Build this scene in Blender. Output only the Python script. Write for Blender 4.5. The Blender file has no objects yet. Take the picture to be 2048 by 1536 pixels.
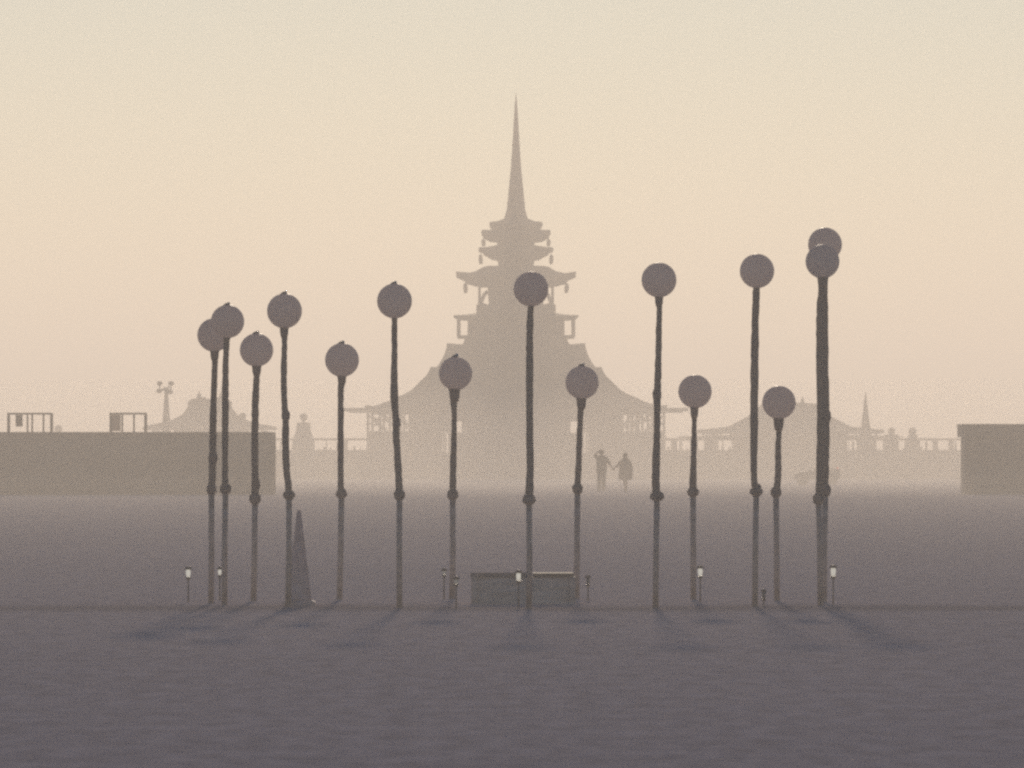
import bpy, math, random
from mathutils import Vector, Matrix
random.seed(7)
C = bpy.context.scene.collection
S = bpy.context.scene
R = math.radians

# ------------------------------------------------------------------ camera
F, HORIZON, CAMH = 18500.0, 915.0, 1.4          # focal length and horizon row in 2048 px picture units
cam = bpy.data.cameras.new('camera')
cam.sensor_width = 36.0
cam.lens = F / 2048 * 36.0
cam.shift_y = (HORIZON - 768) / 2048
cam.clip_start, cam.clip_end = 0.5, 12000
co = bpy.data.objects.new('camera', cam)
C.objects.link(co)
co.location = (0, 0, CAMH)
co.rotation_euler = (R(90), 0, 0)
S.camera = co

# ------------------------------------------------------------------ sky and sun
SUN_EL, SUN_AZ = R(9.5), 0.006
w = bpy.data.worlds.new('World')
S.world = w
w.use_nodes = True
nt = w.node_tree
bg = nt.nodes['Background']
sky = nt.nodes.new('ShaderNodeTexSky')
sky.sky_type = 'NISHITA'
sky.sun_disc = False
sky.sun_elevation = SUN_EL
sky.sun_rotation = SUN_AZ
sky.dust_density = 0.3
sky.air_density = 1.0
sky.ozone_density = 3.5
sky.altitude = 1200
nt.links.new(sky.outputs[0], bg.inputs[0])
bg.inputs[1].default_value = 0.060
sl = bpy.data.lights.new('sun', 'SUN')
sl.energy = 2.3
sl.angle = R(1.4)
sl.color = (1.0, 0.84, 0.65)
so = bpy.data.objects.new('sun', sl)
C.objects.link(so)
so.rotation_euler = (-(math.pi / 2 - SUN_EL), 0, -SUN_AZ)
so.location = (0, 300, 80)
S.view_settings.view_transform = 'Standard'
S.view_settings.look = 'None'
S.view_settings.exposure = 0.0
S.view_settings.gamma = 1.0
S.cycles.volume_bounces = 2
S.cycles.max_bounces = 8
S.cycles.pixel_filter_type = 'BLACKMAN_HARRIS'
S.cycles.filter_width = 2.6
S.cycles.use_denoising = False

LOW_DUST = 0.0021
HAZE_DENSITY, HAZE_COLOR, HAZE_G = 0.0015, (0.97, 0.90, 0.835), 0.45

# ------------------------------------------------------------------ materials
def mat(name, col, rough=0.8, var=0.25, scale=3.0, bump=0.0, stretch=(1, 1, 1), metal=0.0, spec=0.3,
        translucent=0.0, emit=None):
    m = bpy.data.materials.new(name)
    m.use_nodes = True
    t = m.node_tree
    p = t.nodes['Principled BSDF']
    p.inputs['Roughness'].default_value = rough
    p.inputs['Metallic'].default_value = metal
    p.inputs['Specular IOR Level'].default_value = spec
    tc = t.nodes.new('ShaderNodeTexCoord')
    mp = t.nodes.new('ShaderNodeMapping')
    mp.inputs['Scale'].default_value = stretch
    t.links.new(tc.outputs['Object'], mp.inputs[0])
    n = t.nodes.new('ShaderNodeTexNoise')
    n.inputs['Scale'].default_value = scale
    n.inputs['Detail'].default_value = 6
    t.links.new(mp.outputs[0], n.inputs['Vector'])
    r = t.nodes.new('ShaderNodeValToRGB')
    r.color_ramp.elements[0].position = 0.3
    r.color_ramp.elements[1].position = 0.7
    r.color_ramp.elements[0].color = tuple(c * (1 - var) for c in col) + (1,)
    r.color_ramp.elements[1].color = tuple(min(1, c * (1 + var)) for c in col) + (1,)
    t.links.new(n.outputs[0], r.inputs[0])
    t.links.new(r.outputs[0], p.inputs['Base Color'])
    if bump:
        b = t.nodes.new('ShaderNodeBump')
        b.inputs['Strength'].default_value = bump
        b.inputs['Distance'].default_value = 0.02
        t.links.new(n.outputs[0], b.inputs['Height'])
        t.links.new(b.outputs[0], p.inputs['Normal'])
    if emit:
        p.inputs['Emission Color'].default_value = emit[:3] + (1,)
        p.inputs['Emission Strength'].default_value = emit[3]
    if translucent:
        out = t.nodes['Material Output']
        tr = t.nodes.new('ShaderNodeBsdfTranslucent')
        t.links.new(r.outputs[0], tr.inputs[0])
        mx = t.nodes.new('ShaderNodeMixShader')
        mx.inputs[0].default_value = translucent
        t.links.new(p.outputs[0], mx.inputs[1])
        t.links.new(tr.outputs[0], mx.inputs[2])
        t.links.new(mx.outputs[0], out.inputs[0])
    return m

M = {}
M['wood'] = mat('weathered_timber', (0.20, 0.15, 0.11), 0.85, 0.35, 0.8, 0.3, (1, 1, 0.25))
M['wood_dark'] = mat('dark_timber', (0.14, 0.105, 0.08), 0.85, 0.3, 1.2, 0.2)
M['lattice'] = mat('cut_plywood', (0.23, 0.17, 0.12), 0.8, 0.4, 1.5, 0.3)
M['paper'] = mat('lantern_paper', (0.22, 0.15, 0.10), 0.8, 0.2, 4)
M['steel'] = mat('painted_steel', (0.17, 0.145, 0.12), 0.6, 0.25, 0.7, 0.1, (1, 1, 3))
M['steel_edge'] = mat('bare_steel_edge', (0.10, 0.085, 0.075), 0.5, 0.25, 1.5)
M['frame'] = mat('rusty_tube', (0.13, 0.10, 0.08), 0.6, 0.3, 6)
M['board'] = mat('dusty_board', (0.17, 0.145, 0.125), 0.8, 0.3, 0.8, 0.2, (1, 1, 4))
M['cloth'] = mat('pale_cloth', (0.55, 0.45, 0.38), 0.9, 0.15, 3, translucent=0.5)
M['stem'] = mat('wrapped_stem', (0.36, 0.28, 0.225), 0.75, 0.45, 30, 0.6, (1, 1, 2))
M['knob'] = mat('knotted_wrap', (0.36, 0.28, 0.24), 0.8, 0.45, 45, 0.7)
M['pipe'] = mat('base_pipe', (0.58, 0.45, 0.38), 0.55, 0.35, 14, 0.2)
M['globe'] = mat('frosted_globe', (0.85, 0.765, 0.725), 0.4, 0.04, 5, 0.0, spec=0.5, translucent=0.62)
M['cap'] = mat('polished_cap', (0.55, 0.52, 0.48), 0.18, 0.1, 20, metal=0.9)
M['lampblack'] = mat('dusty_black_plastic', (0.17, 0.15, 0.15), 0.45, 0.2, 30)
M['lens'] = mat('glowing_lens', (0.75, 0.72, 0.62), 0.25, 0.05, 20, emit=(1.0, 0.93, 0.78, 0.42))
M['lens_dim'] = mat('dim_lens', (0.5, 0.46, 0.4), 0.25, 0.05, 20, emit=(1.0, 0.93, 0.8, 0.08))
M['cone'] = mat('faded_cone_rubber', (0.72, 0.52, 0.47), 0.7, 0.25, 12)
M['box'] = mat('weathered_box_wood', (0.78, 0.60, 0.50), 0.8, 0.3, 10, 0.3, (0.3, 1, 3))
M['boxtop'] = mat('varnished_slab', (0.2, 0.17, 0.15), 0.75, 0.5, 7, 0.5, (1, 1, 1), spec=0.02)
M['boxtop_dull'] = mat('bare_slab', (0.3, 0.26, 0.25), 0.85, 0.5, 7, 0.6, (1, 1, 1), spec=0.0)
M['skin'] = mat('skin', (0.40, 0.25, 0.18), 0.6, 0.1, 8)
M['hair'] = mat('dark_hair', (0.04, 0.03, 0.025), 0.6, 0.3, 30)
M['shirt'] = mat('olive_shirt', (0.085, 0.085, 0.06), 0.9, 0.2, 10)
M['trousers'] = mat('grey_trousers', (0.08, 0.08, 0.075), 0.9, 0.2, 10)
M['coat'] = mat('brown_coat', (0.10, 0.07, 0.065), 0.9, 0.2, 10)
M['boots'] = mat('dusty_boots', (0.10, 0.09, 0.08), 0.8, 0.2, 10)
M['carpaint'] = mat('dusty_paint', (0.14, 0.11, 0.085), 0.6, 0.2, 4)
M['tyre'] = mat('tyre_rubber', (0.04, 0.04, 0.04), 0.8, 0.2, 10)
M['glass'] = mat('dusty_glass', (0.10, 0.10, 0.10), 0.2, 0.1, 4, spec=0.6)
M['redlamp'] = mat('red_tail_lamp', (0.5, 0.04, 0.03), 0.3, 0.05, 10, emit=(1.0, 0.12, 0.08, 0.5))
M['lamp_head'] = mat('lamp_head_metal', (0.10, 0.09, 0.08), 0.5, 0.2, 4)

def ground_material():
    m = bpy.data.materials.new('dry_lakebed')
    m.use_nodes = True
    t = m.node_tree
    L = t.links.new
    p = t.nodes['Principled BSDF']
    p.inputs['Roughness'].default_value = 0.95
    p.inputs['Specular IOR Level'].default_value = 0.0
    tc = t.nodes.new('ShaderNodeTexCoord')

    def noise(stretch, scale, detail=5.0):
        mp = t.nodes.new('ShaderNodeMapping')
        mp.inputs['Scale'].default_value = stretch
        L(tc.outputs['Object'], mp.inputs[0])
        n = t.nodes.new('ShaderNodeTexNoise')
        n.inputs['Scale'].default_value = scale
        n.inputs['Detail'].default_value = detail
        L(mp.outputs[0], n.inputs['Vector'])
        return n.outputs[0]

    def mixc(fac, a, b):
        mx = t.nodes.new('ShaderNodeMix')
        mx.data_type = 'RGBA'
        for v, i in ((fac, 0), (a, 6), (b, 7)):
            if isinstance(v, (tuple, float, int)):
                mx.inputs[i].default_value = v
            else:
                L(v, mx.inputs[i])
        return mx.outputs[2]

    def ramp(x, lo, hi):
        r = t.nodes.new('ShaderNodeMapRange')
        L(x, r.inputs[0])
        r.inputs[1].default_value, r.inputs[2].default_value = lo, hi
        return r.outputs[0]
    big = ramp(noise((0.12, 0.05, 1), 1.0), 0.35, 0.65)
    streak = ramp(noise((0.5, 0.6, 1), 1.0, 8.0), 0.35, 0.7)
    fine = ramp(noise((6, 1.2, 6), 1.0, 6.0), 0.3, 0.7)
    c = mixc(big, GROUND_A + (1,), GROUND_B + (1,))
    c2 = mixc(0.55, c, mixc(streak, GROUND_A + (1,), GROUND_B + (1,)))
    c3 = mixc(0.5, c2, mixc(fine, tuple(v * 0.8 for v in GROUND_A) + (1,), tuple(v * 1.2 for v in GROUND_B) + (1,)))
    # a soft, wavering band of darker ground colour crossing in front of the ring
    sx = t.nodes.new('ShaderNodeSeparateXYZ')
    L(tc.outputs['Object'], sx.inputs[0])
    wob = t.nodes.new('ShaderNodeMath'); wob.operation = 'MULTIPLY_ADD'
    L(noise((0.35, 0.2, 1), 1.0, 4.0), wob.inputs[0]); wob.inputs[1].default_value = 3.4
    L(sx.outputs[1], wob.inputs[2])
    d = t.nodes.new('ShaderNodeMath'); d.operation = 'SUBTRACT'
    L(wob.outputs[0], d.inputs[0]); d.inputs[1].default_value = 87.6
    a = t.nodes.new('ShaderNodeMath'); a.operation = 'ABSOLUTE'
    L(d.outputs[0], a.inputs[0])
    k = t.nodes.new('ShaderNodeMapRange')
    L(a.outputs[0], k.inputs[0])
    k.inputs[1].default_value, k.inputs[2].default_value = 0.3, 2.6
    k.inputs[3].default_value, k.inputs[4].default_value = 0.7, 0.0
    c4 = mixc(k.outputs[0], c3, tuple(v * 0.62 for v in GROUND_A) + (1,))
    L(c4, p.inputs['Base Color'])
    b = t.nodes.new('ShaderNodeBump')
    b.inputs['Strength'].default_value = 0.14
    b.inputs['Distance'].default_value = 0.02
    L(noise((3, 1.5, 3), 1.0, 6.0), b.inputs['Height'])
    L(b.outputs[0], p.inputs['Normal'])
    return m
GROUND_A, GROUND_B = (0.545, 0.455, 0.445), (0.70, 0.585, 0.57)

# ------------------------------------------------------------------ mesh helpers
class MB:
    def __init__(s):
        s.v, s.f, s.sm = [], [], []

    def add(s, vs, fs, smooth=False):
        o = len(s.v)
        s.v += [tuple(v) for v in vs]
        for f in fs:
            s.f.append([i + o for i in f])
            s.sm.append(smooth)
        return s

    def box(s, x0, x1, y0, y1, z0, z1):
        return s.add([(x0, y0, z0), (x1, y0, z0), (x1, y1, z0), (x0, y1, z0), (x0, y0, z1), (x1, y0, z1), (x1, y1, z1), (x0, y1, z1)],
                     [(3, 2, 1, 0), (4, 5, 6, 7), (0, 1, 5, 4), (1, 2, 6, 5), (2, 3, 7, 6), (3, 0, 4, 7)])

    def bar(s, a, b, th):
        a, b = Vector(a), Vector(b)
        d = (b - a).normalized()
        u = d.cross(Vector((0, 0, 1)))
        u = Vector((1, 0, 0)) if u.length < 1e-4 else u.normalized()
        v = d.cross(u).normalized()
        h = th / 2
        vs = [p + u * h * i + v * h * j for p in (a, b) for i, j in ((-1, -1), (1, -1), (1, 1), (-1, 1))]
        return s.add(vs, [(3, 2, 1, 0), (4, 5, 6, 7), (0, 1, 5, 4), (1, 2, 6, 5), (2, 3, 7, 6), (3, 0, 4, 7)])

    def loft(s, rings, smooth=False, caps=True):
        n = len(rings[0])
        vs = [p for r in rings for p in r]
        fs = []
        for i in range(len(rings) - 1):
            for j in range(n):
                k = (j + 1) % n
                fs.append((i * n + j, i * n + k, (i + 1) * n + k, (i + 1) * n + j))
        if caps:
            fs.append(tuple(reversed(range(n))))
            fs.append(tuple(range((len(rings) - 1) * n, len(rings) * n)))
        return s.add(vs, fs, smooth)

    def lathe(s, prof, cx=0, cy=0, n=16, smooth=True, sy=1.0):
        return s.loft([[(cx + r * math.cos(2 * math.pi * j / n), cy + sy * r * math.sin(2 * math.pi * j / n), z) for j in range(n)]
                       for r, z in prof], smooth)

    def sphere(s, c, r, n=24, m=14, rz=None):
        rz = rz or r
        prof = [(max(1e-4, r * math.sin(math.pi * i / m)), c[2] - rz * math.cos(math.pi * i / m)) for i in range(m + 1)]
        return s.lathe(prof, c[0], c[1], n)

    def tube(s, pts, radii, n=10, smooth=True):
        pts = [Vector(p) for p in pts]
        rings = []
        for i, p in enumerate(pts):
            d = (pts[min(i + 1, len(pts) - 1)] - pts[max(i - 1, 0)]).normalized()
            u = d.cross(Vector((0, 1, 0)))
            if u.length < 0.2:
                u = d.cross(Vector((1, 0, 0)))
            u.normalize()
            v = d.cross(u).normalized()
            rings.append([p + (u * math.cos(2 * math.pi * j / n) + v * math.sin(2 * math.pi * j / n)) * radii[i] for j in range(n)])
        return s.loft(rings, smooth)

    def sqloft(s, rings, cx=0, cy=0, lift=0.0, per=8, ry=1.0):
        """square-plan loft; rings = (half width, z, upturn of the corners)"""
        out = []
        for ring in rings:
            hw, z = ring[0], ring[1]
            up = ring[2] if len(ring) > 2 else 0.0
            pts = []
            for (ax, ay), (bx, by) in (((-1, -1), (1, -1)), ((1, -1), (1, 1)), ((1, 1), (-1, 1)), ((-1, 1), (-1, -1))):
                for k in range(per):
                    t = k / per
                    q = abs(2 * t - 1) ** 4
                    pts.append((cx + hw * (ax + (bx - ax) * t), cy + ry * hw * (ay + (by - ay) * t), z + up * q))
            out.append(pts)
        return s.loft(out)

    def build(s, name, m, parent=None, loc=None):
        me = bpy.data.meshes.new(name)
        me.from_pydata(s.v, [], s.f)
        me.polygons.foreach_set('use_smooth', s.sm)
        me.materials.append(m)
        me.update()
        o = bpy.data.objects.new(name, me)
        C.objects.link(o)
        if parent:
            o.parent = parent
        if loc:
            o.location = loc
        return o

def tag(o, label, cat, group=None):
    o['label'], o['category'] = label, cat
    if group:
        o['group'] = group
    return o

def thing(name, label, cat, loc=(0, 0, 0), group=None):
    o = bpy.data.objects.new(name, None)
    o.empty_display_size = 0.2
    C.objects.link(o)
    o.location = loc
    return tag(o, label, cat, group)

def wx(px, Y):
    return (px - 1024) / F * Y

def wz(py, Y):
    return CAMH - (py - HORIZON) / F * Y

def smooth_path(pts, sub=5):
    """Catmull-Rom through (x, z, r) rows"""
    out = []
    for i in range(len(pts) - 1):
        p0, p1, p2, p3 = pts[max(i - 1, 0)], pts[i], pts[i + 1], pts[min(i + 2, len(pts) - 1)]
        for k in range(sub):
            t = k / sub
            out.append(tuple(0.5 * (2 * b + (c - a) * t + (2 * a - 5 * b + 4 * c - d) * t * t + (3 * b - a - 3 * c + d) * t ** 3)
                             for a, b, c, d in zip(p0, p1, p2, p3)))
    out.append(pts[-1])
    return out

# ------------------------------------------------------------------ the ground
g = MB()
nx, ny = 24, 48
ys = [-60 + 3160 * (j / ny) ** 2.2 for j in range(ny + 1)]
gv = [(-1500 + 3000 * i / nx, y, 0.0) for y in ys for i in range(nx + 1)]
gf = [(j * (nx + 1) + i, j * (nx + 1) + i + 1, (j + 1) * (nx + 1) + i + 1, (j + 1) * (nx + 1) + i) for j in range(ny) for i in range(nx)]
g.add(gv, gf)
ground = g.build('ground', ground_material())
ground['kind'] = 'structure'

# ------------------------------------------------------------------ the temple
TY = 600.0
K = TY / F
temple = thing('temple', 'tall tiered timber temple with sweeping roofs and a needle spire, behind the ball posts', 'temple',
               (wx(1032, TY), TY, 0))
def tz(py):
    return wz(py, TY)
def tw(px):
    return px * K

def rings(rows):
    return [(tw(r[0]), tz(r[1])) + ((r[2],) if len(r) > 2 else ()) for r in rows]

def eave_rafters(hw_in, hw_out, z_in, z_out, th, n):
    m = MB()
    for i in range(n + 1):
        t = -1 + 2 * i / n
        for sgn in (-1, 1):
            m.bar((t * hw_in, sgn * hw_in, z_in), (t * hw_out, sgn * hw_out, z_out), th)
            m.bar((sgn * hw_in, t * hw_in, z_in), (sgn * hw_out, t * hw_out, z_out), th)
    return m

sp = MB()
sp.lathe([(tw(a), tz(b)) for a, b in ((30, 441), (25, 440), (22, 432), (18.5, 420), (16.5, 400), (13.8, 372), (11, 345), (8.2, 305), (6.2, 272), (4.4, 240), (3.0, 218), (1.5, 200), (0.4, 186))], 0, 0, 8, False)
spire = sp.build('spire', M['wood'], temple)
for yy, hw in ((425, 19.7), (405, 17.4), (380, 14.8), (350, 11.7), (320, 9.5), (290, 7.5)):
    rb = MB()
    rb.lathe([(tw(hw) * 0.98, tz(yy + 1.2)), (tw(hw) * 1.07, tz(yy + 0.6)), (tw(hw) * 1.07, tz(yy - 0.6)), (tw(hw) * 0.94, tz(yy - 1.2))], 0, 0, 8, False)
    rb.build('spire_band', M['wood_dark'], spire)

def roof(rows, raft=None):
    m = MB().sqloft(rings(rows))
    o = m.build('roof', M['wood'], temple)
    if raft:
        eave_rafters(tw(raft[0]), tw(raft[1]), tz(raft[2]), tz(raft[3]), 0.09, 14).build('rafters', M['wood_dark'], o)
    return o
roof([(38, 461), (51, 453.2), (53, 451, .12), (51, 448.6, .12), (36, 443), (22, 437)], (38, 51, 461, 454))
roof([(46, 484), (50, 482), (66, 472), (69, 469.4, .15), (67, 466, .15), (52, 461), (38, 459)], (50, 65, 482, 473.5))
roof([(40, 521), (44, 518), (66, 506), (74.5, 503.6, .15), (73, 500.8, .15), (58, 495), (38, 491)], (44, 64, 519, 507.5))
roof([(70, 574), (78, 570), (100, 563), (119, 554.6, .2), (119.5, 551.6, .2), (98, 548.5), (80, 544), (66, 535.5), (58, 533), (34, 532)], (78, 100, 571, 564.5))
tb = MB()
for rows in ([(38, 484), (37, 492)], [(37, 520.5), (35, 533)], [(40, 460.2), (46, 459.5)]):
    tb.sqloft(rings(rows))
tb.build('tower_wall', M['lattice'], temple)
# open lantern storey between the fourth roof and the balcony
op = MB().sqloft(rings([(58, 629), (54, 606), (56, 590), (57, 574)]))
op.build('belfry_wall', M['lattice'], temple)
for sx in (-1, 1):
    for sy in (-1, 1):
        b = MB()
        b.bar((sx * tw(73), sy * tw(73), tz(573)), (sx * tw(73), sy * tw(73), tz(628)), 0.16)
        o = b.build('post', M['wood_dark'], temple)
        br = MB()
        br.tube([(sx * tw(72), sy * tw(72), tz(606)), (sx * tw(67), sy * tw(67), tz(598)), (sx * tw(64), sy * tw(66), tz(590)), (sx * tw(58), sy * tw(60), tz(584))], [.11, .1, .1, .1], 6)
        br.bar((sx * tw(73), sy * tw(73), tz(608)), (sx * tw(57), sy * tw(57), tz(614)), 0.2)
        br.build('brace', M['wood_dark'], o)
roof([(90, 638), (120, 636.5), (124, 634.6), (124, 632.2), (100, 630.5), (79, 627.5), (79, 610), (77, 610), (76, 622), (70, 622)], (90, 118, 639.5, 637.2))
bd = MB().sqloft(rings([(140, 826), (128, 760), (116, 705), (108, 691), (98, 676), (93, 656), (90, 637.5)]))
bd.build('tower_body', M['lattice'], temple)
bb = MB()
for yy, hw in ((650, 92), (664, 96), (680, 101.5)):
    bb.sqloft(rings([(hw - 1, yy + 1.4), (hw + 1.2, yy + 0.8), (hw + 1.2, yy - 0.8), (hw - 2, yy - 1.4)]), per=1)
bb.build('moulding', M['wood_dark'], temple)
for sx in (-1, 1):
    for sy in (-1, 1):
        h = MB()
        e, i_ = tw(114.5), tw(94)
        h.bar((sx * e, sy * e, tz(635.5)), (sx * e, sy * e, tz(675)), 0.2)
        h.bar((sx * e, sy * e, tz(674)), (sx * i_, sy * e, tz(674)), 0.14)
        h.bar((sx * e, sy * e, tz(674)), (sx * e, sy * i_, tz(674)), 0.14)
        h.bar((sx * i_, sy * e, tz(638)), (sx * i_, sy * e, tz(674)), 0.14)
        h.bar((sx * e, sy * i_, tz(638)), (sx * e, sy * i_, tz(674)), 0.14)
        h.build('hanging_frame', M['wood_dark'], temple)
lr = roof([(140, 827), (292, 825), (294, 823.4), (293, 817.5), (272, 811), (251, 803.5), (235, 795.5), (219, 789), (206, 781), (193, 767.5), (178, 753), (173, 744.5),
           (169, 739, .12), (160, 737.5), (155, 733), (148, 722), (142.5, 711), (139, 700), (137, 692.5, .15), (128, 693), (112, 693)], (200, 290, 827.5, 826))
eb = MB()
a, z = tw(292), tz(821)
tip = tw(339)
for sgn in (-1, 1):
    eb.box(-tip, tip, sgn * a - 0.15, sgn * a + 0.15, z - 0.1, z + 0.12)
    eb.box(sgn * a - 0.15, sgn * a + 0.15, -tip, tip, z + 0.13, z + 0.28)
eb.build('eave_beam', M['wood_dark'], lr)
# lower storey: two screen walls with openings, front and rear
fr = tw(290)
for sy, nm in ((-1, 'front'), (1, 'rear')):
    y0, y1 = sorted((sy * fr, sy * (fr - 0.5)))
    wl = MB()
    def seg(o0, o1, p0, p1):
        for sx in (-1, 1):
            x0, x1 = sorted((sx * tw(o0), sx * tw(o1)))
            wl.box(x0, x1, y0, y1, tz(p1), tz(p0))
    seg(0, 107, 827.5, 958.1)
    seg(107, 128, 827.5, 842); seg(107, 118, 866, 958.1); seg(118, 128, 888, 958.1)
    seg(128, 131, 827.5, 958.1)
    seg(131, 150, 827.5, 866 if sy < 0 else 862); seg(131, 150, 906, 958.1)
    seg(150, 212, 827.5, 958.1)
    seg(212, 291, 863, 958.1)
    wl.build('screen_wall', M['lattice'], temple)
    for o_ in (291.5, 268, 248.5, 236.5, 227):
        for sx in (-1, 1):
            p = MB()
            x = sx * tw(o_)
            p.box(x - 0.08, x + 0.08, sy * fr - 0.08, sy * fr + 0.08, 0 if o_ > 291 else tz(863), tz(826))
            p.build('post', M['wood_dark'], temple)
    for sx in (-1, 1):
        for p, q in (((289, 833), (262, 860)), ((266, 829), (252, 846)), ((246, 829), (236, 862)), ((233, 829), (214, 858)), ((289, 850), (270, 838))):
            MB().bar((sx * tw(p[0]), sy * fr, tz(p[1])), (sx * tw(q[0]), sy * fr, tz(q[1])), 0.13).build('brace', M['wood_dark'], temple)
    sl_ = MB()
    for i in range(-26, 27):
        x = i * tw(11)
        sl_.box(x - 0.06, x + 0.06, sy * (fr + 0.09) - 0.05, sy * (fr + 0.09) + 0.05, 0.05, tz(866))
    sl_.build('slats', M['wood_dark'], temple)
for sx in (-1, 1):
    x0, x1 = sorted((sx * tw(290), sx * tw(286)))
    MB().box(x0, x1, -fr + 0.52, fr - 0.52, 0, tz(864)).build('side_wall', M['lattice'], temple)
dz = MB().box(-2.6, 2.6, -fr - 0.55, -fr - 0.06, 0, 3.1)
dz.build('porch', M['wood_dark'], temple)
lan0 = None
for off, t0, t1, ev in ((65, 480, 491, 471), (70.5, 511, 527, 505), (101, 568, 584.5, 562)):
    for sx in (-1, 1):
        for sy in (-1, 1):
            l = MB()
            x, y = sx * tw(off), sy * tw(off)
            zc, zh = tz((t0 + t1) / 2), (tz(t0) - tz(t1)) / 2
            l.lathe([(0.05, zc - zh), (0.11, zc - zh * .9), (0.13, zc), (0.11, zc + zh * .8), (0.03, zc + zh)], x, y, 8)
            o = l.build('hanging_lantern', M['paper'], temple)
            MB().tube([(x, y, zc + zh), (x, y, tz(ev) )], [.012, .012], 5).build('cord', M['wood_dark'], o)

# ------------------------------------------------------------------ pavilions beside the temple
def pavilion(px, Y, rows, label, lower=None, finials=(), body=60):
    k = Y / F
    t = thing('pavilion', label, 'pavilion', (wx(px, Y), Y, 0), 'roofed pavilions beside the temple')
    zz = lambda p: wz(p, Y)
    m = MB().sqloft([(r[0] * k, zz(r[1])) + tuple(r[2:]) for r in rows])
    ro = m.build('roof', M['wood'], t)
    rd = MB()
    ps = [r for r in rows]
    for sx in (-1, 1):
        for sy in (-1, 1):
            rd.tube([(sx * r[0] * k, sy * r[0] * k, zz(r[1]) + 0.05) for r in ps[1:]], [0.09] * (len(ps) - 1), 5)
    rd.build('hip_rib', M['wood_dark'], ro)
    for ox in finials:
        f = MB().lathe([(5 * k, zz(rows[-1][1] + 3)), (5.5 * k, zz(rows[-1][1] - 3)), (3 * k, zz(rows[-1][1] - 6)), (3.6 * k, zz(rows[-1][1] - 8)), (0.8 * k, zz(rows[-1][1] - 14)), (.1 * k, zz(rows[-1][1] - 17))], ox * k, 0, 8, False)
        f.build('finial', M['wood_dark'], ro)
    yb = rows[0][1]
    MB().sqloft([(body * k, 0.0), (body * k, zz(yb) - 0.01)], per=1).build('wall', M['lattice'], t)
    if lower:
        hw, y = lower
        MB().sqloft([(body * k + .01, zz(y + 6)), (hw * k, zz(y + 2)), (hw * k, zz(y)), (body * k + 0.01, zz(y - 3))], per=1).build('lower_eave', M['wood_dark'], t)
        n = 12
        for i in range(n + 1):
            x = (-1 + 2 * i / n) * (rows[1][0] * k * .94)
            for sy in (-1, 1):
                MB().bar((x, sy * rows[1][0] * k * .94, zz(y)), (x, sy * rows[1][0] * k * .94, zz(yb - 1)), 0.12).build('strut', M['wood_dark'], t)
    for sx in (-1, 1):
        for sy in (-1, 1):
            x, y = sx * rows[1][0] * k * .86, sy * rows[1][0] * k * .86
            p = MB().box(x - .12, x + .12, y - .12, y + .12, 0, zz(rows[0][1]) - 0.02)
            po = p.build('post', M['wood_dark'], t)
            MB().bar((x, y, zz(yb + 20)), (x - sx * 18 * k, y, zz(yb + 3)), 0.14).build('brace', M['wood_dark'], po)
    return t
pavilion(420, 609, [(70, 860), (126, 860), (128.5, 858.6), (127, 856.6), (108, 853), (86, 848.5), (69, 842.5), (52, 832.5), (44, 822), (39.5, 814), (41, 808), (36, 802.5), (10, 798)],
         'hazy pavilion with swept roof left of the temple, behind the long low container', finials=(-22, 22), body=70)
pavilion(1578, 604, [(108, 867), (179, 867), (181.5, 865.6), (180, 863.6), (150, 861), (119, 857.5), (104, 849.5), (80, 836.5), (66, 826), (57, 817), (52, 811.5), (10, 809)],
         'hazy pavilion with swept roof right of the temple, behind the tallest ball posts', lower=(220, 873), finials=(-27, 27), body=112)

# ------------------------------------------------------------------ spires, light tower, ball shrines
def obelisk():
    Y = 592
    k = Y / F
    t = thing('spire_tower', 'slim pointed spire standing alone right of the right-hand pavilion', 'spire', (wx(1731, Y), Y, 0))
    z = lambda p: wz(p, Y)
    MB().sqloft([(r * k, z(p)) for r, p in ((9.5, 856), (7.6, 844), (5.4, 828), (3.4, 810), (1.9, 796), (.4, 784))], per=1).build('needle', M['wood'], t)
    b = MB().sqloft([(13 * k, 0), (12.5 * k, z(880)), (11 * k, z(866)), (9.6 * k, z(856.3))], per=1).build('base', M['lattice'], t)
    MB().sqloft([(9.6 * k, z(858)), (10.8 * k, z(857)), (10.8 * k, z(855.6)), (9 * k, z(855))], per=1).build('collar', M['wood_dark'], t)
obelisk()

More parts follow.
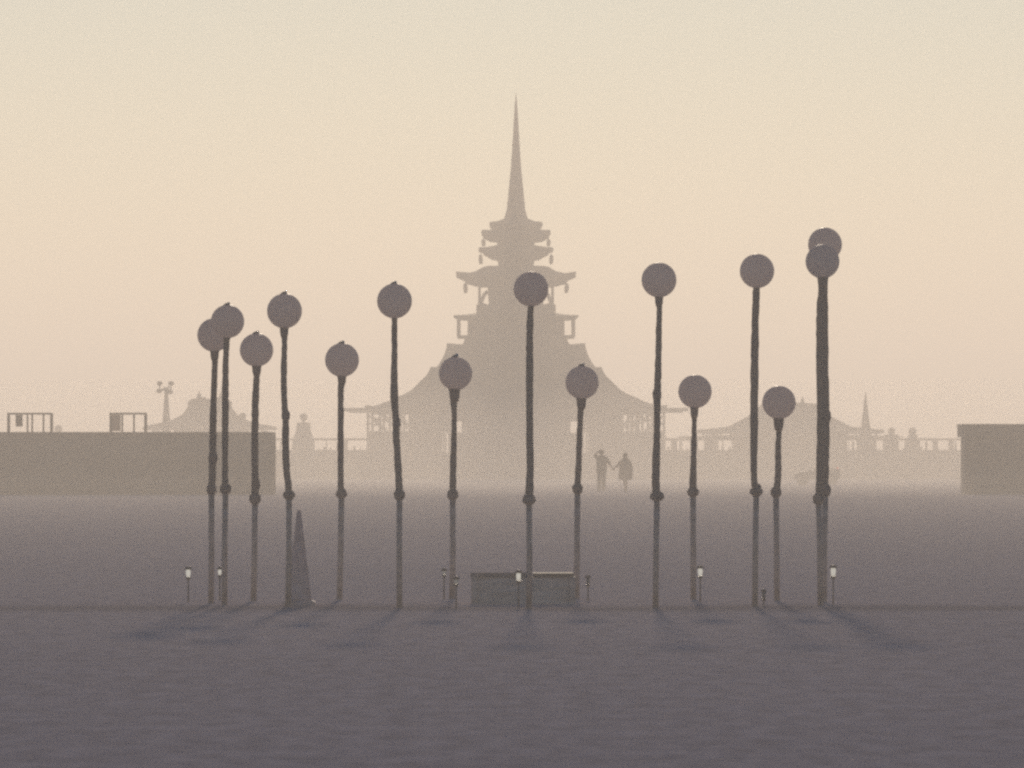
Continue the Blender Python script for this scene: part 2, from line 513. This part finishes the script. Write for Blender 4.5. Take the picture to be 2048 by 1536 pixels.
def light_tower():
    Y = 570
    k = Y / F
    t = thing('light_tower', 'tapered mast with four round lamps in pairs at its top, behind the left container', 'light tower', (wx(332.5, Y), Y, 0))
    z = lambda p: wz(p, Y)
    MB().sqloft([(9.5 * k, 0), (8.6 * k, z(850)), (7.6 * k, z(842)), (5.2 * k, z(815)), (3.6 * k, z(790)), (2.8 * k, z(777))], per=1).build('mast', M['wood'], t)
    a = MB()
    a.bar((-13 * k, 0, z(781)), (0, 0, z(778.5)), 0.13); a.bar((0, 0, z(778.5)), (13 * k, 0, z(783)), 0.13)
    a.bar((-13.5 * k, 0, z(767)), (-13 * k, 0, z(781)), 0.07)
    a.bar((10 * k, 0, z(767)), (8.5 * k, 0, z(783)), 0.07)
    a.bar((-5 * k, 0, z(774)), (0, 0, z(779)), 0.1); a.bar((6 * k, 0, z(773)), (0, 0, z(779)), 0.1)
    a.build('crossarm', M['lamp_head'], t)
    for ox, py in ((-13, 767), (10, 767), (-14, 782), (8, 784)):
        l = MB()
        x, zz = ox * k, z(py)
        rr = 5.8 * k
        ringz = []
        for yy, r_ in ((-.28, rr * .96), (-.22, rr), (.02, rr * .8), (.2, rr * .35)):
            ringz.append([(x + r_ * math.cos(2 * math.pi * j / 14), yy, zz + r_ * .82 * math.sin(2 * math.pi * j / 14)) for j in range(14)])
        l.loft(ringz, True)
        l.build('lamp', M['lamp_head'], t)
light_tower()

def shrine(px, Y, ball, r, rows, label):
    k = Y / F
    t = thing('shrine_pillar', label, 'pillar', (wx(px, Y), Y, 0), 'ball-topped pillars round the temple')
    z = lambda p: wz(p, Y)
    MB().sqloft([(rows[-1][0] * k, 0)] + [(a * k, z(b)) for a, b in reversed(rows)], per=1).build('pillar', M['lattice'], t)
    MB().sqloft([(rows[0][0] * k * .9, z(rows[0][1] + 1)), (rows[0][0] * k * 1.12, z(rows[0][1])), (rows[0][0] * k * 1.12, z(rows[0][1] - 1.5)), (3 * k, z(rows[0][1] - 2.2)), (2.6 * k, z(ball + r * .8))], per=1).build('capital', M['wood_dark'], t)
    MB().sphere((0, 0, z(ball)), r * k, 14, 10).build('ball', M['wood'], t)
shrine(607, 594, 834, 7.5, [(13, 847), (14.5, 862), (18, 872), (21.5, 880), (22, 900)], 'square stepped pillar with a ball on top, left of the temple beside a bent ball post')
shrine(485, 612, 833, 7.5, [(12, 846), (14, 862), (18, 873), (21, 882)], 'small ball-topped pillar behind the end of the left-hand pavilion roof')
shrine(117, 612, 858, 8, [(10, 869), (12, 880), (14, 890)], 'ball-topped pillar just peeping over the left container between its two roof frames')
shrine(1783, 597, 862.5, 7.5, [(13, 871), (14, 882)], 'ball-topped pillar right of the slim lone spire')
shrine(1825, 597, 863, 8, [(8.5, 871), (10, 880), (14, 883)], 'outermost ball-topped pillar, between the slim spire and the right shed')

# ------------------------------------------------------------------ perimeter fences
def fence(x0, x1, Y, posts, label, top=876.5, low=900):
    k = Y / F
    cx = (x0 + x1) / 2
    t = thing('perimeter_fence', label, 'fence', (wx(cx, Y), Y, 0), 'fences beside the temple')
    z = lambda p: wz(p, Y)
    h = (x1 - x0) / 2 * k
    MB().box(-h, h, -.12, .12, z(top + 4.5), z(top)).build('rail', M['wood_dark'], t)
    MB().box(-h, h, -.06, .06, 0, z(low)).build('panel', M['lattice'], t)
    for a, b in posts:
        MB().box((a - cx) * k, (b - cx) * k, -.1, .1, 0, z(top + 4.5) - .005).build('post', M['wood_dark' if b - a < 16 else 'lattice'], t)
    bu = MB()
    rnd = random.Random(int(x0))
    x = x0 + 3
    while x < x1 - 3:
        hh = rnd.uniform(1, 9) if rnd.random() < .8 else 17
        bu.box((x - cx) * k, (x + rnd.uniform(2, 6) - cx) * k, -.2, -.08, z(low + 1), z(low - hh))
        x += rnd.uniform(6, 15)
    bu.build('picket', M['lattice'], t)
    return t
fence(545, 740, 598, [(545, 552), (566, 572), (651.5, 654), (684, 696), (735, 740)], 'low timber fence left of the temple, between the stepped pillar and the big roof')
fence(1310, 1932, 598, [(1310, 1323), (1342, 1354), (1380, 1396), (1408, 1437), (1444, 1447), (1548, 1560), (1606, 1617), (1713, 1722), (1742, 1753), (1766, 1795), (1809, 1840), (1865, 1876), (1897, 1907)],
      'long low timber fence with open gaps right of the temple, running to the shed')

# ------------------------------------------------------------------ container and shed, either side
CY = 345.0
ck = CY / F
ctop = wz(864, CY)
cx0, cx1 = wx(548, CY) - 12.19, wx(548, CY)
cont = thing('container', 'long low flat-topped container at the left edge carrying two metal frames', 'container', ((cx0 + cx1) / 2, CY + 1.2, 0))
hl, hd = 6.095, 1.22
cb = MB()
n = 128
front, back = [], []
for i in range(n + 1):
    x = -hl + 0.16 + (2 * hl - 0.32) * i / n
    d = (0, 0, .036, .036)[i % 4]
    front.append((x, -hd + .03 + d)); back.append((x, hd - .03 - d))
loop = front + back[::-1]
cb.loft([[(x, y, z_) for x, y in loop] for z_ in (0.17, ctop - 0.115)])
cb.build('body', M['steel'], cont)
fr_ = MB()
for sy in (-1, 1):
    fr_.box(-hl, hl, sy * hd - .05, sy * hd + .05, 0.02, 0.168)
    fr_.box(-hl, hl, sy * hd - .05, sy * hd + .05, ctop - 0.113, ctop)
fr_.box(-hl, hl, -hd + .05, hd - .05, ctop - .1, ctop - .012)
fr_.build('rail', M['steel_edge'], cont)
for sx in (-1, 1):
    for sy in (-1, 1):
        MB().box(sx * (hl - .08) - .08, sx * (hl - .08) + .08, sy * hd - .06, sy * hd + .06, 0.169, ctop - .114).build('corner_post', M['steel_edge'], cont)

def roof_frame(p0, p1, ptop, uprights, panel, label, th=0.065, dep=0.9):
    """open metal frame standing on the container roof"""
    Y = CY + 0.5
    k = Y / F
    c = (p0 + p1) / 2
    t = thing('metal_frame', label, 'frame', (wx(c, Y), Y, ctop), 'metal frames on the container roof')
    hz = wz(ptop, Y) - ctop
    for q, yy in ((0, -.0), (1, dep)):
        tr = MB()
        tr.box((p0 - c) * k, (p1 - c) * k, yy - th / 2, yy + th / 2, hz - th, hz)
        tr.build('top_rail', M['frame'], t)
        for u in (uprights if q == 0 else (p0 + 1.5, p1 - 1.5)):
            MB().box((u - c) * k - th / 2, (u - c) * k + th / 2, yy - th / 2, yy + th / 2, 0, hz - th - .001).build('upright', M['frame'], t)
    s_ = MB()
    for u in (p0 + 1.5, p1 - 1.5):
        s_.box((u - c) * k - th / 2, (u - c) * k + th / 2, th / 2 + .001, dep - th / 2 - .001, hz - th, hz)
    s_.build('side_rail', M['frame'], t)
    for a, b, y0, y1, m in panel:
        MB().box((a - c) * k, (b - c) * k, .06, .075, wz(y1, Y) - ctop, wz(y0, Y) - ctop).build('panel', m, t)
roof_frame(14.5, 103.5, 825.5, [16, 55, 64.5, 87, 102], [(31, 45, 829.5, 853, M['steel_edge'])], 'metal frame with a dark hanging panel, at the far left on the container roof')
roof_frame(219, 292, 825.5, [220.8, 244.5, 268, 290.2], [(224, 241, 829.5, 862, M['cloth'])], 'metal frame with a strip of pale cloth, on the container roof beside the lamp mast')

SHY = 350.0
sk = SHY / F
shed = thing('shed', 'plain flat-roofed shed with an overhanging roof edge at the right edge', 'shed', (wx(1932, SHY), SHY, 0))
MB().box(0, 6.0, 0, 4.0, 0, wz(874, SHY)).build('wall', M['board'], shed)
MB().box(-.13, 6.13, -.13, 4.13, wz(873.7, SHY), wz(852, SHY)).build('fascia', M['board'], shed)
MB().box(-.16, 6.16, -.16, 4.16, wz(851.8, SHY), wz(848, SHY)).build('roof', M['steel_edge'], shed)
MB().box(-.05, .05, -.05, .05, 0.02, wz(873.8, SHY)).build('corner_board', M['steel_edge'], shed)

# ------------------------------------------------------------------ faint low vehicle
def vehicle():
    Y = 470.0
    k = Y / F
    t = thing('buggy', 'low dusty buggy, faint in the haze behind the two tallest ball posts', 'buggy', (wx(1634, Y), Y, 0))
    L, W = 1.15, 0.6
    prof = [(-L, .28), (-L, .55), (-.95, .66), (-.5, .70), (-.42, .74), (L * .55, .74), (L * .6, .80), (L, .78), (L + .02, .45), (L * .95, .26)]
    MB().loft([[(x, y, z) for x, z in prof] for y in (-W, W)]).build('body', M['carpaint'], t)
    MB().loft([[(x, y, z) for x, z in ((-.5, .70), (-.22, 1.06), (-.18, 1.06), (-.42, .70))] for y in (-W * .9, W * .9)]).build('windscreen', M['glass'], t)
    MB().box(-.1, .42, -W * .8, W * .8, .741, .86).box(.30, .46, -W * .8, W * .8, .861, 1.12).build('seat', M['tyre'], t)
    for x in (-.72, .72):
        for sy in (-1, 1):
            w_ = MB()
            rr = [[(x + r_ * math.cos(2 * math.pi * j / 18), sy * (W + o), .28 + r_ * math.sin(2 * math.pi * j / 18)) for j in range(18)] for r_, o in ((.22, -.1), (.28, -.07), (.28, .07), (.22, .1))]
            wo = w_.loft(rr, True).build('wheel', M['tyre'], t)
            MB().loft([[(x + .13 * math.cos(2 * math.pi * j / 12), sy * (W + o), .28 + .13 * math.sin(2 * math.pi * j / 12)) for j in range(12)] for o in (.1, .12)]).build('rim', M['steel'], wo)
    rl = MB()
    rl.sphere((1.03, -.5, .86), .055, 10, 8)
    rl.build('tail_lamp', M['redlamp'], t)
vehicle()

# ------------------------------------------------------------------ people
def hand(m, wrist, tip_dir, side, r=0.011):
    """palm with four unequal curled fingers and a thumb"""
    wv, d = Vector(wrist), Vector(tip_dir).normalized()
    s_ = Vector(side).normalized()
    nrm = d.cross(s_).normalized()
    m.tube([wv, wv + d * .04, wv + d * .09], [.026, .036, .033], 8)
    for i, L in enumerate((.062, .072, .068, .052)):
        o = wv + d * .085 + s_ * (-.027 + .018 * i)
        m.tube([o, o + d * L * .55 + nrm * .01, o + d * L * .8 + nrm * .035], [.0095, .009, .007], 6)
    o = wv + d * .03 - s_ * .03
    m.tube([o, o + d * .035 - s_ * .022, o + d * .065 - s_ * .018 + nrm * .012], [.012, .011, .009], 6)

def head(m, c, r):
    """skull with jaw, nose and ears; the face looks towards +Y"""
    x, y, z = c
    m.lathe([(.3 * r, z - 1.35 * r), (.62 * r, z - 1.12 * r), (.82 * r, z - .6 * r), (.95 * r, z), (.93 * r, z + .45 * r), (.72 * r, z + .9 * r), (.3 * r, z + 1.15 * r), (.02 * r, z + 1.2 * r)], x, y, 14, True, 1.15)
    m.tube([(x, y + 1.0 * r, z + .1 * r), (x, y + 1.32 * r, z - .25 * r)], [.1 * r, .17 * r], 6)
    for sx in (-1, 1):
        m.sphere((x + sx * .97 * r, y - .05 * r, z - .1 * r), .2 * r, 8, 6, .32 * r)

PY = 380.0
def man():
    t = thing('person', 'taller person in a loose olive shirt, one arm raised, walking hand in hand', 'person', (wx(1203, PY), PY, 0), 'couple walking hand in hand')
    b = MB()
    head(b, (0, 0, 1.60), .095)
    b.loft([[(rx * math.cos(2 * math.pi * j / 16), ry * math.sin(2 * math.pi * j / 16), z) for j in range(16)]
            for rx, ry, z in ((.16, .11, .82), (.165, .115, .95), (.15, .10, 1.08), (.18, .115, 1.28), (.19, .11, 1.38), (.12, .085, 1.45), (.055, .06, 1.49), (.05, .055, 1.54))], True)
    # legs, mid stride
    b.tube([(-.085, 0, .86), (-.095, .10, .48), (-.10, -.06, .08)], [.085, .058, .042], 10)
    b.tube([(.085, 0, .86), (.09, .06, .48), (.09, .20, .09)], [.085, .058, .042], 10)
    b.tube([(-.10, -.10, .06), (-.11, .12, .035)], [.042, .035], 8)
    b.tube([(.09, .16, .055), (.10, .38, .05)], [.042, .035], 8)
    b.tube([(-.17, 0, 1.40), (-.29, .02, 1.49), (-.135, .03, 1.63)], [.055, .045, .032], 10)
    hand(b, (-.135, .03, 1.63), (.8, .1, .5), (0, 1, .2))
    b.tube([(.17, 0, 1.38), (.31, .0, 1.16), (.455, .03, .965)], [.055, .045, .032], 10)
    hand(b, (.455, .03, .965), (.45, .2, -.75), (0, 1, 0))
    b.build('body', M['skin'], t)
    s_ = MB()
    s_.loft([[(rx * math.cos(2 * math.pi * j / 18) + ox, ry * math.sin(2 * math.pi * j / 18), z) for j in range(18)]
             for rx, ry, z, ox in ((.225, .15, .80, 0), (.215, .15, .98, 0), (.205, .14, 1.15, 0), (.215, .14, 1.30, 0), (.215, .13, 1.40, 0), (.14, .10, 1.465, 0), (.08, .08, 1.485, 0))], True)
    s_.tube([(-.15, 0, 1.40), (-.25, .015, 1.47), (-.285, .02, 1.492)], [.085, .072, .066], 10)
    s_.tube([(.15, 0, 1.385), (.26, 0, 1.24), (.32, .0, 1.145)], [.085, .075, .068], 10)
    s_.build('shirt', M['shirt'], t)
    p = MB()
    p.tube([(-.085, 0, .90), (-.098, .10, .48), (-.105, -.055, .13)], [.115, .088, .075], 12)
    p.tube([(.085, 0, .90), (.092, .06, .48), (.09, .19, .14)], [.115, .088, .075], 12)
    p.build('trousers', M['trousers'], t)
    h_ = MB().lathe([(.085, 1.56), (.102, 1.60), (.104, 1.65), (.08, 1.70), (.03, 1.724), (.002, 1.727)], 0, -.012, 14, True, 1.12)
    h_.build('hair', M['hair'], t)
    for a, c in (((-.10, -.11, .055), (-.11, .14, .045)), ((.09, .15, .055), (.10, .40, .052))):
        MB().tube([a, ((a[0] + c[0]) / 2, (a[1] + c[1]) / 2, .052), c], [.05, .052, .042], 10).build('boot', M['boots'], t)
man()

def woman():
    t = thing('person', 'shorter person in a wide brown coat over thin legs, walking hand in hand', 'person', (wx(1250.5, PY), PY, 0), 'couple walking hand in hand')
    b = MB()
    head(b, (0, 0, 1.475), .09)
    b.loft([[(rx * math.cos(2 * math.pi * j / 16), ry * math.sin(2 * math.pi * j / 16), z) for j in range(16)]
            for rx, ry, z in ((.155, .11, .76), (.165, .115, .86), (.125, .09, 1.02), (.15, .11, 1.18), (.16, .1, 1.27), (.1, .075, 1.33), (.048, .05, 1.37), (.045, .05, 1.42))], True)
    b.tube([(-.05, 0, .80), (-.03, .08, .45), (.0, -.07, .08)], [.08, .052, .036], 10)
    b.tube([(.06, 0, .80), (.05, .05, .45), (.035, .17, .09)], [.08, .052, .036], 10)
    b.tube([(0, -.10, .05), (0, .10, .03)], [.036, .03], 8)
    b.tube([(.035, .14, .05), (.04, .34, .045)], [.036, .03], 8)
    b.tube([(-.15, 0, 1.27), (-.28, .01, 1.10), (-.415, .03, .985)], [.048, .04, .028], 10)
    hand(b, (-.415, .03, .985), (-.5, .2, -.6), (0, 1, 0))
    b.tube([(.15, 0, 1.27), (.235, -.02, 1.03), (.27, .05, .82)], [.048, .04, .028], 10)
    hand(b, (.27, .05, .82), (.05, .25, -.9), (0, 1, 0))
    b.build('body', M['skin'], t)
    c = MB()
    c.loft([[(rx * math.cos(2 * math.pi * j / 18) + ox, ry * math.sin(2 * math.pi * j / 18), z) for j in range(18)]
            for rx, ry, z, ox in ((.24, .19, .47, 0), (.28, .21, .56, .01), (.29, .21, .74, .015), (.27, .19, .92, .015), (.235, .16, 1.08, .01), (.20, .135, 1.22, 0), (.165, .11, 1.31, 0), (.09, .09, 1.37, 0), (.075, .085, 1.41, 0))], True)
    c.tube([(-.13, 0, 1.28), (-.27, .01, 1.10), (-.385, .027, 1.005)], [.075, .066, .055], 10)
    c.tube([(.13, 0, 1.28), (.24, -.02, 1.03), (.268, .04, .86)], [.075, .066, .055], 10)
    c.build('coat', M['coat'], t)
    MB().lathe([(.07, 1.36), (.10, 1.42), (.105, 1.49), (.09, 1.555), (.04, 1.592), (.002, 1.595)], 0, -.015, 14, True, 1.12).build('hair', M['hair'], t)
    for a, d in (((0, -.10, .05), (0, .12, .04)), ((.035, .13, .05), (.04, .36, .046))):
        MB().tube([a, ((a[0] + d[0]) / 2, (a[1] + d[1]) / 2, .047), d], [.044, .046, .036], 10).build('boot', M['boots'], t)
woman()

# ------------------------------------------------------------------ the ring of ball posts
RC, RD, RR = 1040.0, 88.7, 612.0
R_W = RR / F * RD
G = 'ball-topped posts standing in a ring'
# ball (px, py, r), near?, path rows (px, py, half width) from the knob upwards, base px, knobs (px, py, hw, hh), collar (py, hw) or None, cap?
posts = [
 ((1650, 489, 34), 0, [(1649, 985, 8), (1650, 900, 8.5), (1651, 832, 8.5), (1649.5, 750, 8), (1648.5, 640, 7.5), (1649, 560, 7), (1650, 520, 7)], 1648, [(1651, 981, 11.5, 13), (1654, 833, 8.5, 13)], None, 0,
  'tallest ball post, second from the right end, its ball rising behind another ball'),
 ((1645, 523, 34), 1, [(1639, 1000, 8), (1641, 900, 8), (1642, 800, 8.5), (1640.5, 700, 8.5), (1641, 630, 8), (1644, 580, 8), (1646, 555, 8.5)], 1641, [(1637, 998, 12, 12)], (562, 10.5), 0,
  'thick ball post whose ball overlaps the lower half of the tallest ball'),
 ((1514, 542, 34.5), 1, [(1512, 985, 6.5), (1508, 950, 6.2), (1508, 860, 8), (1509, 760, 8), (1510, 680, 7.5), (1511, 620, 7), (1513, 575, 7)], 1510, [(1512.5, 984, 13, 9), (1515, 977, 8, 9)], None, 0,
  'tall slightly bowed ball post just left of the two overlapping tallest balls'),
 ((1318, 560, 35), 1, [(1313, 995, 8), (1311.5, 960, 8), (1313, 900, 7.2), (1314, 850, 6.5), (1314.5, 788, 7), (1316.5, 730, 6.5), (1317.5, 670, 6), (1319, 620, 5.5), (1318, 590, 6)], 1311, [(1314, 992, 14, 10), (1314, 788, 9.5, 13)], (601, 8), 0,
  'tall ball post with a mid-height knot, at the right end of the big temple roof'),
 ((1062, 578, 35), 1, [(1058, 1000, 8), (1060, 940, 7.5), (1059.5, 850, 7), (1059, 740, 7), (1059.5, 670, 7), (1061, 620, 6)], 1058, [(1058, 999, 13, 11)], None, 0,
  'tall ball post in the middle, its ball against the upper temple tiers'),
 ((789, 602, 35), 1, [(799, 992, 7.5), (797.5, 960, 7), (795, 915, 7), (792.5, 870, 7), (791.5, 838, 6.5), (789, 800, 7.5), (788.5, 755, 7), (789, 700, 5.6), (789, 640, 5.6)], 799, [(799, 990, 12, 11), (793, 846, 8.5, 12)], None, 1,
  'kinked ball post leaning outward at mid height, left of the temple roof slope'),
 ((569, 622, 35), 1, [(578, 990, 7), (576.5, 970, 6.5), (572.5, 930, 6.8), (571, 880, 7), (571.5, 840, 6.5), (568.5, 800, 6), (567.5, 745, 6), (569, 690, 5.6), (568, 655, 6.5)], 576, [(578, 990, 12, 10), (571.5, 832, 8.5, 12)], (662, 8.5), 1,
  'bent knotted ball post with a traffic cone at its foot'),
 ((455, 643, 33.5), 1, [(450, 980, 6.5), (450, 920, 6), (450.5, 830, 7), (450.7, 760, 6.2), (452, 710, 6), (454, 672, 6)], 449, [(451, 978, 11.5, 11)], None, 1,
  'ball post whose ball overlaps the leftmost ball from the upper right'),
 ((428, 670, 33.5), 0, [(423, 980, 7), (425, 940, 7), (426, 860, 7), (427, 800, 6.3), (429.5, 735, 6), (430, 700, 6.5)], 422, [(423, 979, 10.5, 11), (426, 917, 9.5, 13)], (708, 8.5), 0,
  'leftmost ball post of the ring, its ball half behind a higher ball'),
 ((513, 700, 33.5), 0, [(510, 1000, 7), (510, 950, 7), (509.5, 880, 7), (510.5, 810, 7), (513, 760, 6), (513.5, 733, 7)], 507, [(510, 998, 12, 11), (514.5, 969, 6, 9)], (738, 9), 1,
  'short ball post just left of the bent post with the traffic cone'),
 ((684, 720, 34), 0, [(682, 988, 6.5), (681.3, 930, 6), (681.5, 850, 6), (681.5, 790, 5.8), (683.5, 752, 7)], 679, [(683, 987, 11.5, 10)], (757, 8.5), 1,
  'short straight ball post at the left tip of the big temple eave'),
 ((911, 747, 33.5), 0, [(905.5, 990, 7), (906, 950, 6.5), (907.5, 890, 6), (908.5, 830, 5), (907.5, 805, 7), (908, 780, 9)], 904, [(905.5, 989, 11.5, 11)], (790, 10.5), 1,
  'short ball post topped by a bright glinting cap, in front of the left temple flank'),
 ((1164, 765, 33.5), 0, [(1155, 980, 6.5), (1157, 930, 6.2), (1159, 870, 6), (1161, 820, 6), (1162, 795, 8)], 1153, [(1155, 978, 11, 11)], (806, 9.5), 1,
  'short ball post just left of the walking couple'),
 ((1390, 783, 33.5), 0, [(1386, 985, 7.5), (1386, 960, 7.3), (1387, 920, 6.2), (1388.3, 870, 5.2), (1388.3, 835, 5), (1388, 813, 7)], 1387, [(1386, 984, 11.5, 10)], (823, 8), 0,
  'short thin ball post right of the big temple eave tip'),
 ((1558, 805, 33.5), 0, [(1553, 987, 6.5), (1556, 950, 6.6), (1556, 900, 6.2), (1558, 862, 5.6), (1557, 838, 9)], 1554, [(1552, 985, 11, 11)], (848, 10), 0,
  'lowest ball post of all, its ball before the right pavilion roof'),
]
ranks = []
for (bx, by, br), near, path, base, knobs, collar, cap, label in posts:
    c = max(-1.0, min(1.0, (knobs[0][0] - RC) / RR))
    th = math.acos(c)
    Y = RD - R_W * math.sin(th) * (1 if near else -1)
    if bx == 1650: Y = RD + 0.8
    if bx == 1645: Y = RD - 1.1
    k = Y / F
    x0 = wx(base, Y)
    t = thing('ball_post', label, 'lamp post', (x0, Y, 0), G)
    rnd = random.Random(int(bx * 10))
    P = lambda px, py: (wx(px, Y) - x0, 0.0, wz(py, Y))
    ky = knobs[0][1]
    # plain pipe out of the ground
    wob = [(base, 1240, 6.0), ((base + knobs[0][0]) / 2 + rnd.uniform(-1, 1), 1100, 5.8), (knobs[0][0], ky, 6.0)]
    pts = [(0, 0, -.02)] + [(P(a, b)[0], 0, P(a, b)[2]) for a, b, r_ in wob[1:]]
    MB().tube(pts, [6.0 * k, 5.8 * k, 6.0 * k], 12).build('base_pipe', M['pipe'], t)
    rows = [(P(a, b)[0], P(a, b)[2], r_ * k) for a, b, r_ in path]
    sm = smooth_path(rows, 7)
    tb_ = MB()
    tp, tr = [], []
    for i, (x, z, r_) in enumerate(sm):
        tp.append((x + rnd.uniform(-.4, .4) * k, rnd.uniform(-.6, .6) * k, z))
        tr.append(r_ * (1 + rnd.uniform(-.07, .09)))
    tp.append((P(bx, by + br * .92)[0], 0, P(bx, by + br * .92)[2])); tr.append(sm[-1][2])
    tb_.tube(tp, tr, 12)
    tb_.build('stem', M['stem'], t)
    for kx, kyy, hw, hh in knobs:
        kb = MB()
        x, _, z = P(kx, kyy)
        prof = []
        nseg = 9
        for i in range(nseg + 1):
            u = -1 + 2 * i / nseg
            r_ = hw * math.sqrt(max(0.0, 1 - abs(u) ** 2.4)) * (1 + rnd.uniform(-.1, .1))
            prof.append((max(r_, 4.5) * k, z + u * hh * 1.05 * k))
        kb.lathe(prof, x, 0, 12)
        kb.build('knob', M['knob'], t)
    if collar:
        cyy, hw = collar
        x = P(bx, by)[0] * .35 + P(path[-1][0], 0)[0] * .65
        z0, z1 = P(0, cyy + 13)[2], P(0, by + br * .9)[2]
        MB().lathe([(hw * .72 * k, z0), (hw * .95 * k, z0 + (z1 - z0) * .35), (hw * k, z0 + (z1 - z0) * .7), (hw * 1.15 * k, z1)], x, 0, 14).build('collar', M['knob'], t)
    x, _, z = P(bx, by)
    gl = MB().sphere((x, 0, z), br * k, 40, 24).build('globe', M['globe'], t)
    if cap:
        zt = z + br * k
        big = 1.0 if bx == 911 else .6
        MB().lathe([(7 * k, zt - 1.2 * k), (6.6 * k, zt + .4 * k), (4.5 * k * (.7 + .3 * big), zt + 2.2 * k), (2.2 * k, zt + 3.2 * k * (.8 + .4 * big)), (.1 * k, zt + 3.6 * k * (.8 + .4 * big))], x - 1.2 * k, 0, 14).build('cap', M['lampblack'], gl)
        MB().sphere((x + 2.2 * k, -.2 * k, zt + 2.4 * k), (2.9 + 1.3 * (bx == 911)) * k, 12, 10).build('glass_bead', M['cap'], gl)

# ------------------------------------------------------------------ small lanterns on stakes
lamps = [
 (376.5, 89.6, 1133, 1.0, 'lens', 'small stake lantern standing alone, leftmost of all'),
 (439.5, 90.6, 1133, .72, 'lens', 'narrow stake lantern squeezed between the two leftmost ball posts'),
 (888, 91.3, 1136, .8, 'lens_dim', 'stake lantern left of the low box, beside a ball post foot and behind its neighbour'),
 (912.5, 85.6, 1153, .95, 'lens_dim', 'lower stake lantern between the glint-capped post and the low box'),
 (1037, 86.4, 1140, 1.0, 'lens', 'stake lantern glowing in front of the low dark box'),
 (1176, 90.5, 1150, .8, 'lens_off', 'dark stake lantern just right of the low box'),
 (1400.5, 89.4, 1131, 1.0, 'lens', 'bright stake lantern beside the foot of the thin short post'),
 (1527.5, 87.2, 1178, .8, 'lens_off', 'very low unlit stake lantern between two close post feet'),
 (1666.5, 88.2, 1130, 1.08, 'lens', 'bright stake lantern at the right, beside the tallest post feet'),
]
M['lens_off'] = mat('unlit_lens', (0.32, 0.29, 0.26), 0.3, 0.05, 20)
for px, Y, top, sc, lens, label in lamps:
    k = Y / F
    t = thing('stake_lantern', label, 'lantern', (wx(px, Y), Y, 0), 'small stake lanterns round the ring')
    z = lambda p: wz(p, Y)
    q = 10 if lens == 'lens_dim' else 17
    lh = (9 if lens == 'lens_dim' else 15) * sc
    MB().tube([(0, 0, -.01), (0, 0, z(top + 8 + lh))], [1.5 * k, 1.5 * k], 8).build('stake', M['lampblack'], t)
    MB().lathe([(2 * k, z(top + 12 + lh)), (5 * k * sc, z(top + 9 + lh)), (5.6 * k * sc, z(top + 6.5 + lh)), (5.0 * k * sc, z(top + 6.3 + lh))], 0, 0, 12).build('cup', M['lampblack'], t)
    MB().lathe([(3.2 * k * sc, z(top + 6.2 + lh)), (4.6 * k * sc, z(top + 6 + lh * .6)), (4.8 * k * sc, z(top + 6 + lh * .3)), (4.0 * k * sc, z(top + 6.05))], 0, 0, 14).build('lens', M[lens], t)
    MB().lathe([(7.0 * k * sc, z(top + 6)), (7.6 * k * sc, z(top + 4.6)), (6 * k * sc, z(top + 1.4)), (2.5 * k * sc, z(top)), (.1 * k, z(top - .3))], 0, 0, 14).build('cap', M['lampblack'], t)

# ------------------------------------------------------------------ low box in the middle of the ring, traffic cone
BY = 88.6
bk = BY / F
bx_ = thing('low_box', 'low dark box with a thin pale top edge on the ground inside the ring', 'box', (wx(1047, BY), BY, 0))
ht = wz(1146, BY)
w2 = 104 * bk
MB().box(-w2, w2, -.3, .3, 0.0, ht - .036).build('body', M['box'], bx_)
MB().box(-w2 - .01, .075, -.32, .32, ht - .034, ht).build('top_board', M['boxtop_dull'], bx_)
MB().box(.09, w2 - .02, -.32, .32, ht - .034, ht + .002).build('top_board', M['boxtop'], bx_)
for sx in (-1, 1):
    MB().box(sx * (w2 - .03) - .025, sx * (w2 - .03) + .025, -.318, -.302, 0, ht - .037).build('corner_batten', M['box'], bx_)

KY = 87.6
kk = KY / F
cone = thing('traffic_cone', 'tall dark traffic cone on a square base at the foot of the bent ball post', 'traffic cone', (wx(598, KY), KY, 0))
hb = 33 * kk
MB().sqloft([(hb, 0.0), (hb, .03), (hb * .86, .045), (hb * .8, .048)], per=3).build('base', M['cone'], cone)
zc = wz(1020, KY)
z0 = .049
MB().lathe([(27 * kk, z0), (25 * kk, z0 + .02), (25 * kk + (4.2 - 25) * kk * .5, z0 + (zc - z0) * .5), (4.2 * kk, zc - .01), (3.2 * kk, zc), (1.5 * kk, zc - .004)], 0, 0, 24).build('cone_body', M['cone'], cone)

# ------------------------------------------------------------------ the dusty air
hz_ = MB().box(-1600, 1600, -100, 3250, -1.0, 33)
hm = bpy.data.materials.new('dusty_air')
hm.use_nodes = True
t = hm.node_tree
for n_ in list(t.nodes):
    if n_.type == 'BSDF_PRINCIPLED':
        t.nodes.remove(n_)
pv = t.nodes.new('ShaderNodeVolumePrincipled')
pv.inputs['Color'].default_value = HAZE_COLOR + (1,)
pv.inputs['Density'].default_value = HAZE_DENSITY
pv.inputs['Anisotropy'].default_value = HAZE_G
t.links.new(pv.outputs[0], t.nodes['Material Output'].inputs['Volume'])
hz = hz_.build('haze', hm)
hz['kind'] = 'stuff'

# the low sheet of dust blowing over the lakebed in front of the temple: part of the haze, even density as well
low = MB().box(-1200, 1200, 322, 589, -0.6, 0.6)
low.v[6], low.v[7] = (1200, 589, 6.4), (-1200, 589, 6.4)      # the bank of dust rises towards the temple
lm = hm.copy()
lm.name = 'blowing_dust'
[n for n in lm.node_tree.nodes if n.type == 'PRINCIPLED_VOLUME'][0].inputs['Density'].default_value = LOW_DUST
lo = low.build('haze', lm, hz)
lo['kind'] = 'stuff'
